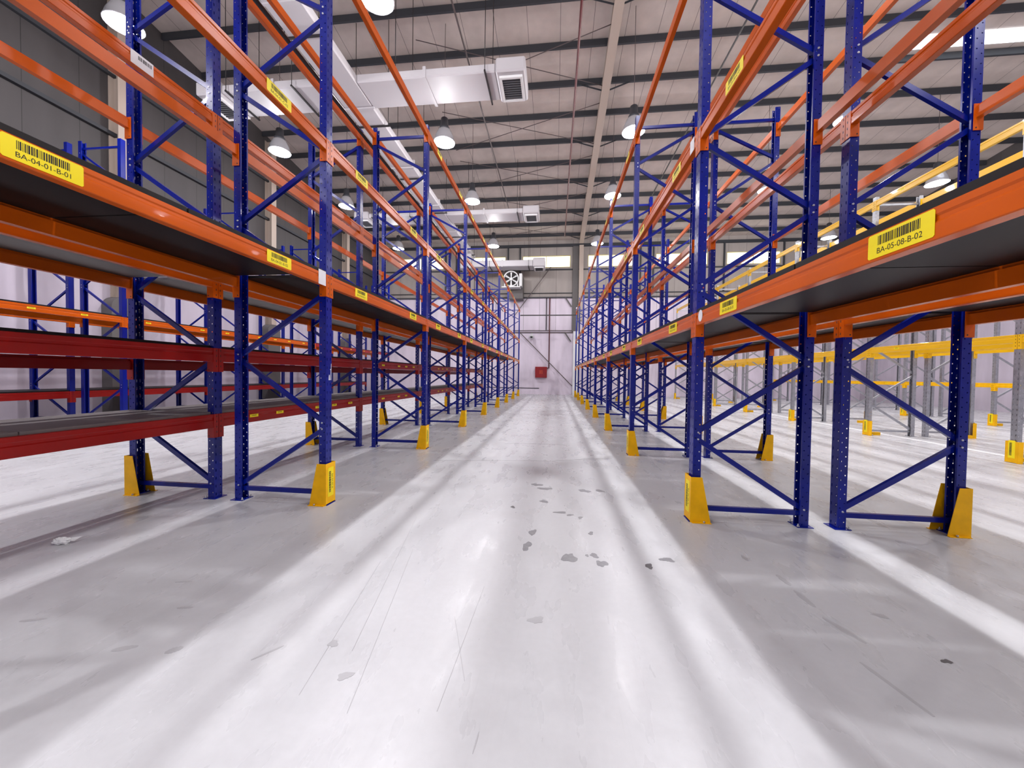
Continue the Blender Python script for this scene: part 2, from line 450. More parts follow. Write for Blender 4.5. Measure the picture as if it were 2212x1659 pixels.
LW, LH = .262, .092
def barcode(bm, w=LW*.66, h=LH*.38, seed=3):
    R = random.Random(seed); x = -w/2
    while x < w/2-.004:
        t = R.choice((.0014, .0022, .0034, .005)); t = min(t, w/2-x)
        box(bm, .0012, .0014, x, x+t, .004, .004+h); x += t + R.choice((.0013, .002, .003))
PLATE = mesh('location_label', lambda bm: prism(bm, [(-LW/2+.006,-LH/2),(LW/2-.006,-LH/2),(LW/2,-LH/2+.006),(LW/2,LH/2-.006),(LW/2-.006,LH/2),(-LW/2+.006,LH/2),(-LW/2,LH/2-.006),(-LW/2,-LH/2+.006)], 'X', 0, .001), 'label')
BARS = mesh('barcode', barcode, 'ink')
SMALL = mesh('location_label', lambda bm: box(bm, 0, .001, -.06, .06, -.016, .016), 'label')
SMALLBARS = mesh('barcode', lambda bm: (barcode(bm, .07, .010, 5)), 'ink')
text_cache = {}
def code_text(s):
    if s not in text_cache:
        cu = bpy.data.curves.new('printed_code', 'FONT'); cu.body = s; cu.size = .030; cu.align_x = 'CENTER'; cu.align_y = 'CENTER'
        to = bpy.data.objects.new('tmp', cu); C.objects.link(to)
        dg = bpy.context.evaluated_depsgraph_get(); me = bpy.data.meshes.new_from_object(to.evaluated_get(dg)); me.name = 'printed_code'
        bpy.data.objects.remove(to); me.materials.clear(); me.materials.append(M['ink']); text_cache[s] = me
    return text_cache[s]
TR = (PI/2, 0, PI/2)
def add_label(beam, y, code=None, small=False, z=-.052):
    if small:
        l = ob('location_label', SMALL, beam, (.0045, y, z)); ob('barcode', SMALLBARS, l, (0, 0, -.006)); return l
    l = ob('location_label', PLATE, beam, (.0045, y, z)); ob('barcode', BARS, l, (0, 0, -.004))
    if code: ob('printed_code', code_text(code), l, (.0014, 0, -.022), rot=TR)
    return l

def beam(c, x, y0, y1, z, rotz, label, group, h=.11, codes=None, offs=(), small=False, conns=(True, True)):
    """from station y0 to y1; front face at x, facing +x when rotz=0"""
    L_ = y1-y0; yc = (y0+y1)/2
    t = thing('load_beam', label, 'rack beam', (x, yc, z), rotz, group)
    ob('beam_body', get_body(c, L_-.1, h), t)
    for s in (-1, 1):
        o = ob('end_connector', get_conn(c, h, -s), t, (0, s*L_/2, 0))
    for i, a in enumerate(offs):
        yy = (y0+a-yc); yy = yy if rotz == 0 else -yy
        add_label(t, yy, codes[i] if codes else None, small, -h/2+.003)
    return t

def board(x0, x1, y0, y1, z, label, group, m='board_dark', t=.028):
    me = mesh('deck_board', lambda bm: box(bm, -(x1-x0)/2, (x1-x0)/2, -(y1-y0)/2, (y1-y0)/2, 0, t), m)
    return thing('deck_board', label, 'deck board', ((x0+x1)/2, (y0+y1)/2, z), 0, group, me)

# foot guards --------------------------------------------------------
def guard_build(bm):
    t = .004
    box(bm, .018, .022, -.075, .075, .012, .40)
    for s in (-1, 1):
        y0, y1 = (s*.075-t/2, s*.075+t/2)
        prism(bm, [(.022, 0), (.022, .40), (-.072, .40), (-.15, 0)], 'Y', y0, y1)
        box(bm, -.15, .01, min(s*.075, s*.10), max(s*.075, s*.10), 0, .005)
        tube(bm, [(-.09, s*.09, .005), (-.09, s*.09, .02)], .009, 6, 1)
GD = mesh('foot_guard', guard_build, ['guard', 'zinc'])
def guard_small(bm):
    box(bm, .018, .022, -.085, .085, .0, .34)
    for s in (-1, 1): box(bm, -.05, .022, s*.085-.002, s*.085+.002, 0, .34); 
    box(bm, -.32, -.05, -.09, -.03, 0, .07)
GY = mesh('foot_guard', guard_small, ['guard', 'zinc'])
GLAB = mesh('vertical_label', lambda bm: box(bm, 0, .001, -.045, .045, -.14, .14), 'label')
def gbar(bm):
    R = random.Random(11); z = -.10
    while z < .10:
        t = R.choice((.0025, .004, .007)); box(bm, .0012, .0016, -.03, .002, z, z+t); z += t + R.choice((.002, .004))
GBAR = mesh('barcode', gbar, 'ink')
def guard(loc, rotz, label, group, code=None, me=None):
    t = thing('column_guard', label, 'column guard', loc, rotz, group)
    ob('guard_channel', me or GD, t)
    l = ob('vertical_label', GLAB, t, (.0222, 0, .215)); ob('barcode', GBAR, l)
    if code:
        ob('printed_code', code_text(code), l, (.0014, .024, 0), rot=(Matrix(((0,0,1),(0,1,0),(-1,0,0)))).to_euler())
    return t

ORD = ['at the camera', 'first', 'second', 'third', 'fourth', 'fifth', 'sixth', 'seventh', 'eighth']
def at_(k):  # station k=-1.. -> words
    return 'just beside the camera' if k < 0 else ORD[k+1] + ' one ahead'
def bay_(k):
    return ('nearest bay', 'second bay', 'third bay', 'fourth bay', 'fifth bay', 'sixth bay', 'seventh bay', 'eighth bay')[k+1]

xl, yl, xr, yr = -2.169, 3.367+.045, 1.227, 3.467+.045
P = 2.8
X_L1, X_L1r, X_L2, X_L2o = xl, xl-D, xl-D-G, xl-2*D-G
X_R1, X_R1r, X_R2, X_R2o = xr, xr+D, xr+D+G, xr+2*D+G
ST = range(-1, 8)
ZB_L, ZC_L, ZD_L = 2.205, 3.475, 5.36
ZB_R, ZC_R, ZD_R = 1.84, 3.45, 5.20

# frames
for k in ST:
    y = yl+P*k
    frame('blue', (X_L1, y, 0), 0, 'blue rack frame on the left edge of the centre aisle, ' + at_(k), 'blue frames lining the left of the aisle')
    frame('blue', (X_L2o, y, 0), PI, 'blue rack frame behind the left aisle rack, ' + at_(k), 'blue frames behind the left aisle rack')
    y = yr+P*k
    frame('blue', (X_R1, y, 0), PI, 'blue rack frame on the right edge of the centre aisle, ' + at_(k), 'blue frames lining the right of the aisle')
    frame('blue', (X_R2o, y, 0), 0, 'blue rack frame behind the right aisle rack, ' + at_(k), 'blue frames behind the right aisle rack')
    if k >= 0:
        guard((X_L1, yl+P*k, 0), 0, 'yellow foot guard on the left edge of the aisle, ' + at_(k), 'foot guards left of the aisle', 'BA-04-%02d-A' % (k+2) if k < 2 else None)
        guard((X_R1, yr+P*k, 0), PI, 'yellow foot guard on the right edge of the aisle, ' + at_(k), 'foot guards right of the aisle', 'BA-05-%02d-A' % (8-k) if k < 2 else None)
        guard((X_L2o, yl+P*k, 0), PI, 'yellow foot guard facing the left wall, ' + at_(k), 'foot guards facing the left wall')
        guard((X_R2o, yr+P*k, 0), 0, 'yellow foot guard facing the yellow racks, ' + at_(k), 'foot guards facing the yellow racks')

# beams and boards
def codes(row, bay, lev): return ['BA-%02d-%02d-%s-%02d' % (row, bay, lev, n) for n in ((1, 2) if row == 4 else (1, 2))]
OFF = [(.73, 2.10)] + [(.62, 2.16)]*8
for k in range(-1, 7):
    y0, y1 = yl+P*k, yl+P*(k+1); bay = k+2
    for nm, z, lev in (('lowest', ZB_L, 'B'), ('middle', ZC_L, 'C'), ('topmost', ZD_L, 'D')):
        offs = (.77, 2.14) if k < 0 else (.60, 2.15)
        cds = codes(4, bay, lev) if k < 3 and lev != 'D' else None
        beam('orange', X_L1, y0, y1, z, 0, 'orange %s beam facing the aisle from the left, %s' % (nm, bay_(k)), 'aisle beams of the left rack', codes=cds, offs=offs if lev != 'D' or k > 0 else ())
        beam('orange', X_L1r, y0, y1, z, PI, 'orange %s back beam of the left aisle rack, %s' % (nm, bay_(k)), 'back beams of the left rack')
        if k < 6:
            z = 3.80 if lev == 'C' else z
            beam('orange', X_L2, y0, y1, z, 0, 'orange %s inner beam behind the left aisle rack, %s' % (nm, bay_(k)), 'inner beams behind the left rack')
            if lev != 'D' : beam('orange', X_L2o, y0, y1, z, PI, 'orange %s outer beam behind the left aisle rack, %s' % (nm, bay_(k)), 'outer beams behind the left rack')
    for nm, z, zo, h in (('low red', .845, .83, .135), ('waist-high red', 1.50, 1.385, .135)):
        if k < 5:
            b = beam('red', X_L2, y0, y1, z, 0, '%s inner beam behind the left aisle rack, %s' % (nm, bay_(k)), 'red inner beams behind the left rack', h=h, offs=(.45, .85, 1.6, 2.0, 2.45) if (k >= (0 if nm[0] == 'l' else 1)) else (), small=True)
            beam('red', X_L2o, y0, y1, zo, PI, '%s outer beam behind the left aisle rack, %s' % (nm, bay_(k)), 'red outer beams behind the left rack', h=.11)
            for j in range(2):
                ya, yb = y0+.06+j*1.345, y0+.06+(j+1)*1.345-.008
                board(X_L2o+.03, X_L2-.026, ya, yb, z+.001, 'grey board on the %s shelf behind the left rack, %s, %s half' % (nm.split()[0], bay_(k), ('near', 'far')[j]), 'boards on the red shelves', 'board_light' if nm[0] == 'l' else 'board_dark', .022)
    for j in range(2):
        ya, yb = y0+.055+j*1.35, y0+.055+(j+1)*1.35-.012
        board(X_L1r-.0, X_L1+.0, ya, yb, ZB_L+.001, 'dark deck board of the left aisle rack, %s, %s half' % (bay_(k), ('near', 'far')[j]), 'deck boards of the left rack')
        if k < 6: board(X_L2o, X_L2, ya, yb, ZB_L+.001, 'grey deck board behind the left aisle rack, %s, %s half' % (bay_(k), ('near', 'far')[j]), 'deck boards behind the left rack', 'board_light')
    y0, y1 = yr+P*k, yr+P*(k+1); bay = 8-(k+1)
    for nm, z, lev in (('lowest', ZB_R, 'B'), ('middle', ZC_R, 'C'), ('topmost', ZD_R, 'D')):
        offs = (2.14, .80) if k < 0 else (2.16, .60)
        offs = tuple(offs)
        cds = codes(5, bay, lev) if k < 3 and lev != 'D' else None
        if cds and k < 0: cds = [cds[0], cds[1]]
        beam('orange', X_R1, y0, y1, z, PI, 'orange %s beam facing the aisle from the right, %s' % (nm, bay_(k)), 'aisle beams of the right rack', codes=cds, offs=offs if lev != 'D' or k > 0 else ())
        beam('orange', X_R1r, y0, y1, z, 0, 'orange %s back beam of the right aisle rack, %s' % (nm, bay_(k)), 'back beams of the right rack')
        if k < 6 or lev == 'B':
            z = 3.50 if lev == 'C' else z
            beam('orange', X_R2, y0, y1, z, PI, 'orange %s inner beam behind the right aisle rack, %s' % (nm, bay_(k)), 'inner beams behind the right rack')
            beam('orange', X_R2o, y0, y1, z, 0, 'orange %s outer beam behind the right aisle rack, %s' % (nm, bay_(k)), 'outer beams behind the right rack')
    for j in range(2):
        ya, yb = y0+.055+j*1.35, y0+.055+(j+1)*1.35-.012
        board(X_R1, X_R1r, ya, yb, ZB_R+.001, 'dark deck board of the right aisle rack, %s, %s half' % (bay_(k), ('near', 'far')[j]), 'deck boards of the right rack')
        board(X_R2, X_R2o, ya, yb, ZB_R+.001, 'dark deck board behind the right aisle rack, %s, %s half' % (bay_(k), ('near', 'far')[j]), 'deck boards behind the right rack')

# racks along the left wall: frames in pairs
WX = (-9.75, -10.85, -11.15, -12.25)
WS = [4.1+3.44*k for k in range(6)]
for i, y in enumerate(WS):
    frame('tall', (WX[0], y, 0), 0, 'tall blue frame of the left wall rack, aisle side, %s from the camera' % ORD[i+1], 'frames of the left wall rack')
    frame('tall', (WX[3], y, 0), PI, 'tall blue frame of the left wall rack, wall side, %s from the camera' % ORD[i+1], 'frames of the left wall rack, wall side')
for i in range(5):
    y0, y1 = WS[i], WS[i+1]
    red = 'red' if i >= 3 else 'orange'
    beam(red, WX[0], y0, y1, 2.47, 0, '%s front beam of the left wall rack, %s bay from the camera' % (red, ORD[i+1]), 'front beams of the left wall rack', h=.13, offs=(.5, 1.2, 1.9, 2.7), small=True)
    beam('orange', WX[1], y0, y1, 2.47, PI, 'orange middle beam of the left wall rack, %s bay from the camera' % ORD[i+1], 'middle beams of the left wall rack', h=.13)
    beam('orange', WX[2], y0, y1, 2.47, 0, 'orange wall-side beam of the left wall rack, %s bay from the camera' % ORD[i+1], 'wall-side beams of the left wall rack', h=.13)
    beam('red', WX[2], y0, y1, .76, 0, 'dull red low beam of the left wall rack, %s bay from the camera' % ORD[i+1], 'low beams of the left wall rack', h=.16)
    beam('red', WX[3], y0, y1, .76, PI, 'dull red low rear beam of the left wall rack, %s bay from the camera' % ORD[i+1], 'low rear beams of the left wall rack', h=.16)
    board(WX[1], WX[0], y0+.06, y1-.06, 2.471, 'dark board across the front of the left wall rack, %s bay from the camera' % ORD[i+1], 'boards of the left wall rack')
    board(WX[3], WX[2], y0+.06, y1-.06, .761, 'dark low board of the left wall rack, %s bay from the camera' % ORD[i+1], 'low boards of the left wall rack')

# yellow and galvanised racks on the right
YX = (7.2, 8.16, 8.384, 9.344); YS = [3.95+2.8*k for k in range(8)]
YX2 = (12.6, 13.56, 13.784, 14.744)
for r, X4 in enumerate((YX, YX2)):
    nm = ('near', 'far')[r]
    for i, y in enumerate(YS):
        if r == 1 and i < 2: continue
        frame('galv', (X4[0], y, 0), PI, 'galvanised frame on the front of the %s yellow rack, %s from the camera' % (nm, ORD[i+1]), 'front frames of the %s yellow rack' % nm)
        frame('galv', (X4[3], y, 0), 0, 'galvanised frame on the back of the %s yellow rack, %s from the camera' % (nm, ORD[i+1]), 'back frames of the %s yellow rack' % nm)
        guard((X4[0], y, 0), PI, 'yellow foot guard before the %s yellow rack, %s from the camera' % (nm, ORD[i+1]), 'front guards of the %s yellow rack' % nm, me=GY)
        if r == 0: guard((X4[3], y, 0), 0, 'yellow foot guard at the back of the %s yellow rack, %s from the camera' % (nm, ORD[i+1]), 'back guards of the %s yellow rack' % nm, me=GY)
    for i in range(7):
        if r == 1 and i < 2: continue
        y0, y1 = YS[i], YS[i+1]
        lv = (('lower', 2.02), ('upper', 5.36)) if r == 0 else (('lower', 1.24),)
        for ln, z in lv:
            c = 'yellow_beam' if r == 0 else 'guard'
            beam(c, X4[0], y0, y1, z, PI, '%s yellow front beam of the %s yellow rack, %s bay from the camera' % (ln, nm, ORD[i+1]), 'front beams of the %s yellow rack' % nm, h=.13, offs=(.7, 2.1), small=True)
            if r == 0:
                beam(c, X4[1], y0, y1, z, 0, '%s yellow back beam of the near yellow rack, %s bay from the camera' % (ln, ORD[i+1]), 'back beams of the near yellow rack', h=.13)
                beam(c, X4[2], y0, y1, z, PI, '%s yellow inner beam behind the near yellow rack, %s bay from the camera' % (ln, ORD[i+1]), 'inner beams behind the near yellow rack', h=.13)
                beam(c, X4[3], y0, y1, z, 0, '%s yellow rear beam behind the near yellow rack, %s bay from the camera' % (ln, ORD[i+1]), 'rear beams behind the near yellow rack', h=.13)

# notes, scratches -------------------------------------------------------
def find(label):
    return next(o for o in bpy.data.objects if o.get('label') == label)
b = find('orange lowest beam facing the aisle from the left, nearest bay')
ob('paper_note', mesh('paper_note', lambda bm: box(bm, 0, .001, -.055, .055, -.075, .06), 'white_label'), b, (.005, 1.285, -.04))['label'] = 'blank white paper note'
b = find('orange lowest beam facing the aisle from the right, nearest bay')
ob('round_sticker', mesh('round_sticker', lambda bm: prism(bm, [(.045*math.cos(a*PI/8), .05*math.sin(a*PI/8)) for a in range(16)], 'X', 0, .001), 'white_label'), b, (.005, -1.25, -.04))['label'] = 'round white sticker'
b = find('orange middle beam facing the aisle from the right, second bay')
ob('paper_note', mesh('paper_note', lambda bm: box(bm, 0, .001, -.05, .05, -.06, .06), 'white_label'), b, (.005, 1.25, -.05))
b = find('orange middle inner beam behind the left aisle rack, nearest bay')
n_ = ob('paper_note', mesh('paper_note', lambda bm: box(bm, 0, .001, -.085, .085, -.052, .052), 'white_label'), b, (.005, .72, -.052)); ob('barcode', mesh('barcode', lambda bm: barcode(bm, .10, .03, 9), 'ink'), n_, (0, .02, 0))
f0 = find('blue rack frame on the left edge of the centre aisle, first one ahead')
def scr(bm):
    prism(bm, [(-.004,1.20),(.016,1.20),(.012,1.245),(.004,1.255),(-.002,1.235)], 'X', .0, .001)
    prism(bm, [(.026,1.20),(.036,1.20),(.037,1.30),(.040,1.36),(.034,1.36),(.031,1.31),(.018,1.305),(.029,1.295)], 'X', .0, .001)
ob('paint_chip', mesh('paint_chip', scr, 'scratch'), f0, (.0006, 0, 0))['label'] = 'bare white chips in the blue paint'
f1 = find('blue rack frame on the left edge of the centre aisle, second one ahead')
ob('paint_chip', mesh('paint_chip', scr, 'scratch'), f1, (.0006, -.02, -.1))

# pipes --------------------------------------------------------------------
def pipe(label, pts, r, m, cat='pipe', name='sprinkler_pipe', extra=None):
    t = thing(name, label, cat, (0,0,0), me=mesh(name, lambda bm: tube(bm, pts, r, 8), m))
    return t
t = pipe('dark sprinkler pipe running between the two left racks near their tops', [(-3.24, -2, 5.24), (-3.24, 23.2, 5.24)], .026, 'pipe_black')
for k in range(0, 7, 1):
    y = yl+P*k+.2
    ob('drop_pipe', mesh('drop_pipe', lambda bm: tube(bm, [(0,0,0),(0,0,-.75)], .014, 6), 'pipe_black'), t, (-3.24, y, 5.24))
t = pipe('dark sprinkler pipe running between the two right racks near their tops', [(2.30, -2, 5.05), (2.30, 23.2, 5.05)], .022, 'pipe_black')
pipe('dark red sprinkler pipe under the roof above the centre aisle', [(.45, -4, 9.3), (.45, 22, 9.3)], .03, 'pipe_red')
pipe('thin grey pipe under the roof left of the aisle', [(-2.4, -4, 9.55), (-2.4, 20, 9.55)], .022, 'rod')
pipe('thin dark pipe under the roof right of the big girder', [(4.3, -4, 9.6), (4.3, 18, 9.6)], .024, 'pipe_black')
pipe('vertical dark red pipe on the far wall feeding the hose cabinet', [(-.40, YF-.1, 6.6), (-.40, YF-.1, 1.80), (-.518, YF-.1, 1.80)], .035, 'pipe_red')
pipe('short vertical dark pipe on the far wall ending at the ledge', [(-.62, YF-.09, 6.6), (-.62, YF-.09, 4.38)], .028, 'pipe_black')
pipe('thin dark pipe low on the far wall below the cabinet', [(-5.0, YF-.02, .42), (-1.05, YF-.02, .42)], .02, 'pipe_black')
def stay(bm, a, b):
    bar(bm, a, b, .05, .03)
thing('brace_rod', 'long diagonal steel brace across the lower far wall', 'brace', me=mesh('brace_rod', lambda bm: bar(bm, (-2.5, YF-.2, 4.3), (1.18, YF-.2, .6), .055, .03), 'rod'))
thing('brace_rod', 'diagonal steel brace on the upper far wall below the windows', 'brace', me=mesh('brace_rod', lambda bm: bar(bm, (-.36, YF-.2, 8.6), (-2.9, YF-.2, 5.2), .045, .03), 'rod'))
for x_, z_, lb in ((1.0, 6.3, 'upper'), (1.0, 3.95, 'lower')):
    thing('knee_brace', 'short %s corner brace beside the far wall column' % lb, 'brace', me=mesh('knee_brace', lambda bm: bar(bm, (x_-.35, YF-.12, z_+.25), (x_+.05, YF-.12, z_-.35), .08, .04), 'column_grey'))
# top tie joining the last frames across the aisle
thing('cross_tie', 'thin dark tie bar joining the last frames across the aisle', 'tie bar', me=mesh('cross_tie', lambda bm: box(bm, X_L1+.01, X_R1-.01, 23.03, 23.08, 4.93, 4.99), 'pipe_black'))
# roof bracing rods
rods = []
yy = [11.6, 14.4, 17.2, 20.0, 22.8]
for i, y in enumerate(yy):
    a = (1.55, y, zr(y)-.30); b_ = (-4.5, y+2.1, zr(y+2.1)-.26)
    a2 = (1.55, y+2.1, zr(y+2.1)-.30); b2 = (-4.5, y, zr(y)-.26)
    if y+2.1 < YF-.5:
        thing('roof_bracing', 'thin crossed bracing rods under the roof, %s pair from the camera' % ORD[i+1], 'bracing', group='crossed roof rods', me=mesh('roof_bracing', lambda bm: (tube(bm, [a, b_], .014, 6), tube(bm, [a2, b2], .014, 6)), 'rod'))

# air ducts ------------------------------------------------------------------
dz0, dz1 = 8.9, 9.12
du = thing('air_duct', 'large white air duct running along the roof above the left racks', 'air duct')
def main(bm):
    box(bm, -6.15, -5.3, YB+.5, 24.4, dz0, dz1)
ob('duct_body', mesh('duct_body', main, 'duct', bevel=.03), du)
for i in range(9):
    y = -2+3.1*i
    ob('duct_flange', mesh('duct_flange', lambda bm: box(bm, -6.19, -5.26, y, y+.05, dz0-.03, dz1+.03), 'duct'), du)
    ob('hanger_strap', mesh('hanger_strap', lambda bm: (tube(bm, [(-6.25, y+.8, dz0-.03), (-6.25, y+.8, zr(y+.8))], .01, 5), tube(bm, [(-5.2, y+.8, dz0-.03), (-5.2, y+.8, zr(y+.8))], .01, 5), box(bm, -6.3, -5.15, y+.78, y+.82, dz0-.045, dz0-.004)), 'pipe_black'), du)
def branch(y0, y1, z0, z1, x0, x1, sgn):
    ob('branch_duct', mesh('branch_duct', lambda bm: box(bm, min(x0, x1), max(x0, x1), y0, y1, z0, z1), 'duct', bevel=.03), du)
    xm = (x0+x1)/2
    ob('duct_flange', mesh('duct_flange', lambda bm: box(bm, xm-.04, xm+.04, y0-.03, y1+.03, z0-.03, z1+.03), 'duct'), du)
    # end box with its grille
    e0, e1 = (x1, x1+sgn*.75); lo, hi = min(e0, e1), max(e0, e1)
    ob('outlet_box', mesh('outlet_box', lambda bm: box(bm, lo, hi, y0-.05, y1+.05, z0-.04, z1+.1), 'duct', bevel=.04), du)
    g = ob('outlet_frame', mesh('outlet_frame', lambda bm: (box(bm, lo+.08, lo+.14, y0+.1, y1-.05, z0-.10, z0-.04), box(bm, hi-.14, hi-.08, y0+.1, y1-.05, z0-.10, z0-.04), box(bm, lo+.14, hi-.14, y0+.1, y0+.16, z0-.10, z0-.04), box(bm, lo+.14, hi-.14, y1-.11, y1-.05, z0-.10, z0-.04)), 'fan_white'), du)
    def gr(bm):
        box(bm, lo+.14, hi-.14, y0+.16, y1-.11, z0-.055, z0-.045)
        n = 9
        for i in range(n):
            yy_ = y0+.17+(y1-y0-.3)*i/n; box(bm, lo+.14, hi-.14, yy_, yy_+.02, z0-.085, z0-.055)
    ob('outlet_grille', mesh('outlet_grille', gr, 'grille'), g)
    for xs in (x0+(x1-x0)*.3, x0+(x1-x0)*.93):
        ob('hanger_strap', mesh('hanger_strap', lambda bm: (box(bm, xs-.02, xs+.02, y0-.1, y1+.1, z0-.045, z0-.004), tube(bm, [(xs, y0-.08, z0-.04), (xs, y0-.08, zr(y0)-.02)], .01, 5), tube(bm, [(xs, y1+.08, z0-.04), (xs, y1+.08, zr(y1)-.02)], .01, 5)), 'pipe_black'), du)
branch(9.5, 10.5, dz0, dz1, -5.3, -1.6, 1)
branch(9.5, 10.5, dz0, dz1, -6.15, -9.2, -1)
branch(17.7, 18.7, dz0, dz1, -5.3, -1.6, 1)
branch(17.7, 18.7, dz0, dz1, -6.15, -9.2, -1)
def drop(bm): box(bm, -6.1, -5.35, 23.4, 24.35, 8.0, 8.95)
ob('duct_elbow', mesh('duct_elbow', drop, 'duct', bevel=.03), du)
branch(23.4, 24.4, 8.07, 8.45, -5.3, -1.45, 1)

# high bay lamps ----------------------------------------------------------------
LSC = 1.4
def lamp_house(bm): lathe(bm, [(.05, .52), (.075, .50), (.085, .34), (.11, .30), (.12, .26)], 20)
def lamp_refl(bm):
    n = 24; prof = [(.11, .27), (.15, .22), (.20, .10), (.225, 0.0), (.235, -.01), (.235, -.02), (.222, -.02), (.214, .0), (.19, .095), (.14, .21), (.10, .25)]
    lathe(bm, prof, n)
LHm, LRm = mesh('lamp_housing', lamp_house, 'lamp_body'), mesh('lamp_reflector', lamp_refl, 'reflector')
def scale_me(me, f):
    me.transform(Matrix.Scale(f, 4)); return me
LHm, LRm = scale_me(LHm, 1.4), scale_me(LRm, 1.4)
LLm = mesh('lamp_bulb', lambda bm: lathe(bm, [(.02, -.035), (.12, -.02), (.19, .02), (.205, .05), (.17, .09), (.05, .12)], 20), 'lens'); scale_me(LLm, 1.4)
lcols = [(-9.0, 'above the left wall aisle'), (-3.5, 'above the left racks'), (2.17, 'above the right racks'), (7.9, 'above the near yellow rack'), (13.64, 'above the far yellow rack')]
lrows = [(-6.5, None), (-2.0, None), (2.5, None), (7.0, 'nearest'), (11.45, 'second'), (15.4, 'third'), (20.8, 'last')]
for X, nm in lcols:
    for y, on in lrows:
        if on is None and y == -6.5 and X in (7.9, 13.64): continue
        t = thing('high_bay_lamp', 'round high-bay lamp %s, %s in its row' % (nm, on or ('just overhead' if y > 0 else 'a little behind the camera' if y > -4 else 'far behind the camera')), 'ceiling lamp', (X, y, 8.45), group='high-bay lamps ' + nm)
        ob('lamp_housing', LHm, t); ob('lamp_reflector', LRm, t); ob('lamp_bulb', LLm, t)
        ob('hanger_rod', mesh('hanger_rod', lambda bm: tube(bm, [(0,0,.72), (0,0,(zr(y)-8.46)/1.0)], .008, 5), 'rod'), t)
        ld = bpy.data.lights.new('lamp_light', 'POINT'); ld.energy = LAMP_W; ld.color = LAMP_COL; ld.shadow_soft_size = .10
        lo_ = bpy.data.objects.new('lamp_light', ld); C.objects.link(lo_); lo_.parent = t; lo_.location = (0, 0, -.21)
        sd = bpy.data.lights.new('reflector_light', 'SPOT'); sd.energy = SPOT_W; sd.color = LAMP_COL; sd.shadow_soft_size = .10; sd.spot_size = math.radians(112); sd.spot_blend = .9
        so_ = bpy.data.objects.new('reflector_light', sd); C.objects.link(so_); so_.parent = t; so_.location = (0, 0, -.14)

# far wall fittings ----------------------------------------------------------------
hc = thing('hose_cabinet', 'square dark red fire hose cabinet on the far wall', 'fire hose cabinet', (-.92, YF, 1.14))
ob('cabinet_box', mesh('cabinet_box', lambda bm: box(bm, -.40, .40, -.24, -.002, 0, .74), 'cabinet', bevel=.01), hc)
dr = ob('cabinet_door', mesh('cabinet_door', lambda bm: box(bm, -.385, .385, -.258, -.242, .015, .725), 'cabinet', bevel=.004), hc)
def mark(bm):
    y0, y1 = -.262, -.2585
    for a in ((-.11, .11, .47, .49), (-.11, .11, .27, .29), (-.11, -.09, .29, .47), (.09, .11, .29, .47)): box(bm, a[0], a[1], y0, y1, a[2], a[3])
    box(bm, -.05, -.02, y0, y1, .31, .44); box(bm, .02, .05, y0, y1, .33, .45); box(bm, -.05, .03, y0, y1, .42, .445); box(bm, .03, .06, y0, y1, .31, .33)
ob('hose_symbol', mesh('hose_symbol', mark, 'cabinet_mark'), dr)
for z in (.08, .62): ob('hinge', mesh('hinge', lambda bm: box(bm, -.36, -.32, -.268, -.258, z, z+.06), 'pipe_red'), dr)

cv = thing('security_camera', 'small white dome security camera on the far wall', 'security camera', (-1.6, YF, 3.92))
ob('mount_plate', mesh('mount_plate', lambda bm: (box(bm, -.07, .07, -.03, -.002, -.05, .25), tube(bm, [(0, -.02, .1), (0, -.25, .1)], .03, 10)), 'fan_white'), cv)
def dome(bm): lathe(bm, [(.02, -.16), (.09, -.15), (.155, -.09), (.185, 0), (.185, .05), (.10, .08)], 20, (0, -.28, 0))
ob('dome_housing', mesh('dome_housing', dome, 'fan_white'), cv)
ob('dome_lens', mesh('dome_lens', lambda bm: lathe(bm, [(.01, -.09), (.06, -.08), (.09, -.04), (.095, 0), (.02, .03)], 16, (0, -.41, -.02)), 'dark_glass'), cv)

fn = thing('extractor_fan', 'round white six-bladed fan on the far wall under a duct', 'fan', (-2.9, 24.35, 7.52))
def ring(bm):
    n = 32
    prof = [(.44, -.1), (.50, -.1), (.50, .5), (.44, .5)]
    R_ = [[bm.verts.new((r*math.cos(2*PI*k/n), z, r*math.sin(2*PI*k/n))) for k in range(n)] for r, z in prof]
    for i in range(4):
        A, B = R_[i], R_[(i+1) % 4]
        for k in range(n): bm.faces.new((A[k], A[(k+1) % n], B[(k+1) % n], B[k]))
ob('fan_cowl', mesh('fan_cowl', ring, 'fan_white'), fn)
ob('fan_backing', mesh('fan_backing', lambda bm: prism(bm, [(.438*math.cos(2*PI*k/32), .438*math.sin(2*PI*k/32)) for k in range(32)], 'Y', .05, .09), 'fan_dark'), fn)
for k in range(6):
    a = PI/2 + k*PI/3
    def bl(bm):
        dx, dz = math.cos(a), math.sin(a); nx, nz = -dz, dx
        v = []
        for r, w in ((.06, .035), (.25, .045), (.42, .06)):
            for s in (-1, 1): v.append((dx*r+nx*s*w, .02*s, dz*r+nz*s*w))
        for y_ in (0, .012):
            pass
        lo = [bm.verts.new((p[0], p[1], p[2])) for p in v]; hi = [bm.verts.new((p[0], p[1]+.012, p[2])) for p in v]
        for A in (lo, hi): bm.faces.new((A[0], A[1], A[3], A[2])); bm.faces.new((A[2], A[3], A[5], A[4]))
        for i, j in ((0,1),(1,3),(3,5),(5,4),(4,2),(2,0)): bm.faces.new((lo[i], lo[j], hi[j], hi[i]))
    ob('fan_blade', mesh('fan_blade', bl, 'fan_white'), fn)
ob('fan_hub', mesh('fan_hub', lambda bm: prism(bm, [(.09*math.cos(2*PI*k/16), .09*math.sin(2*PI*k/16)) for k in range(16)], 'Y', -.05, .12), 'fan_white'), fn)
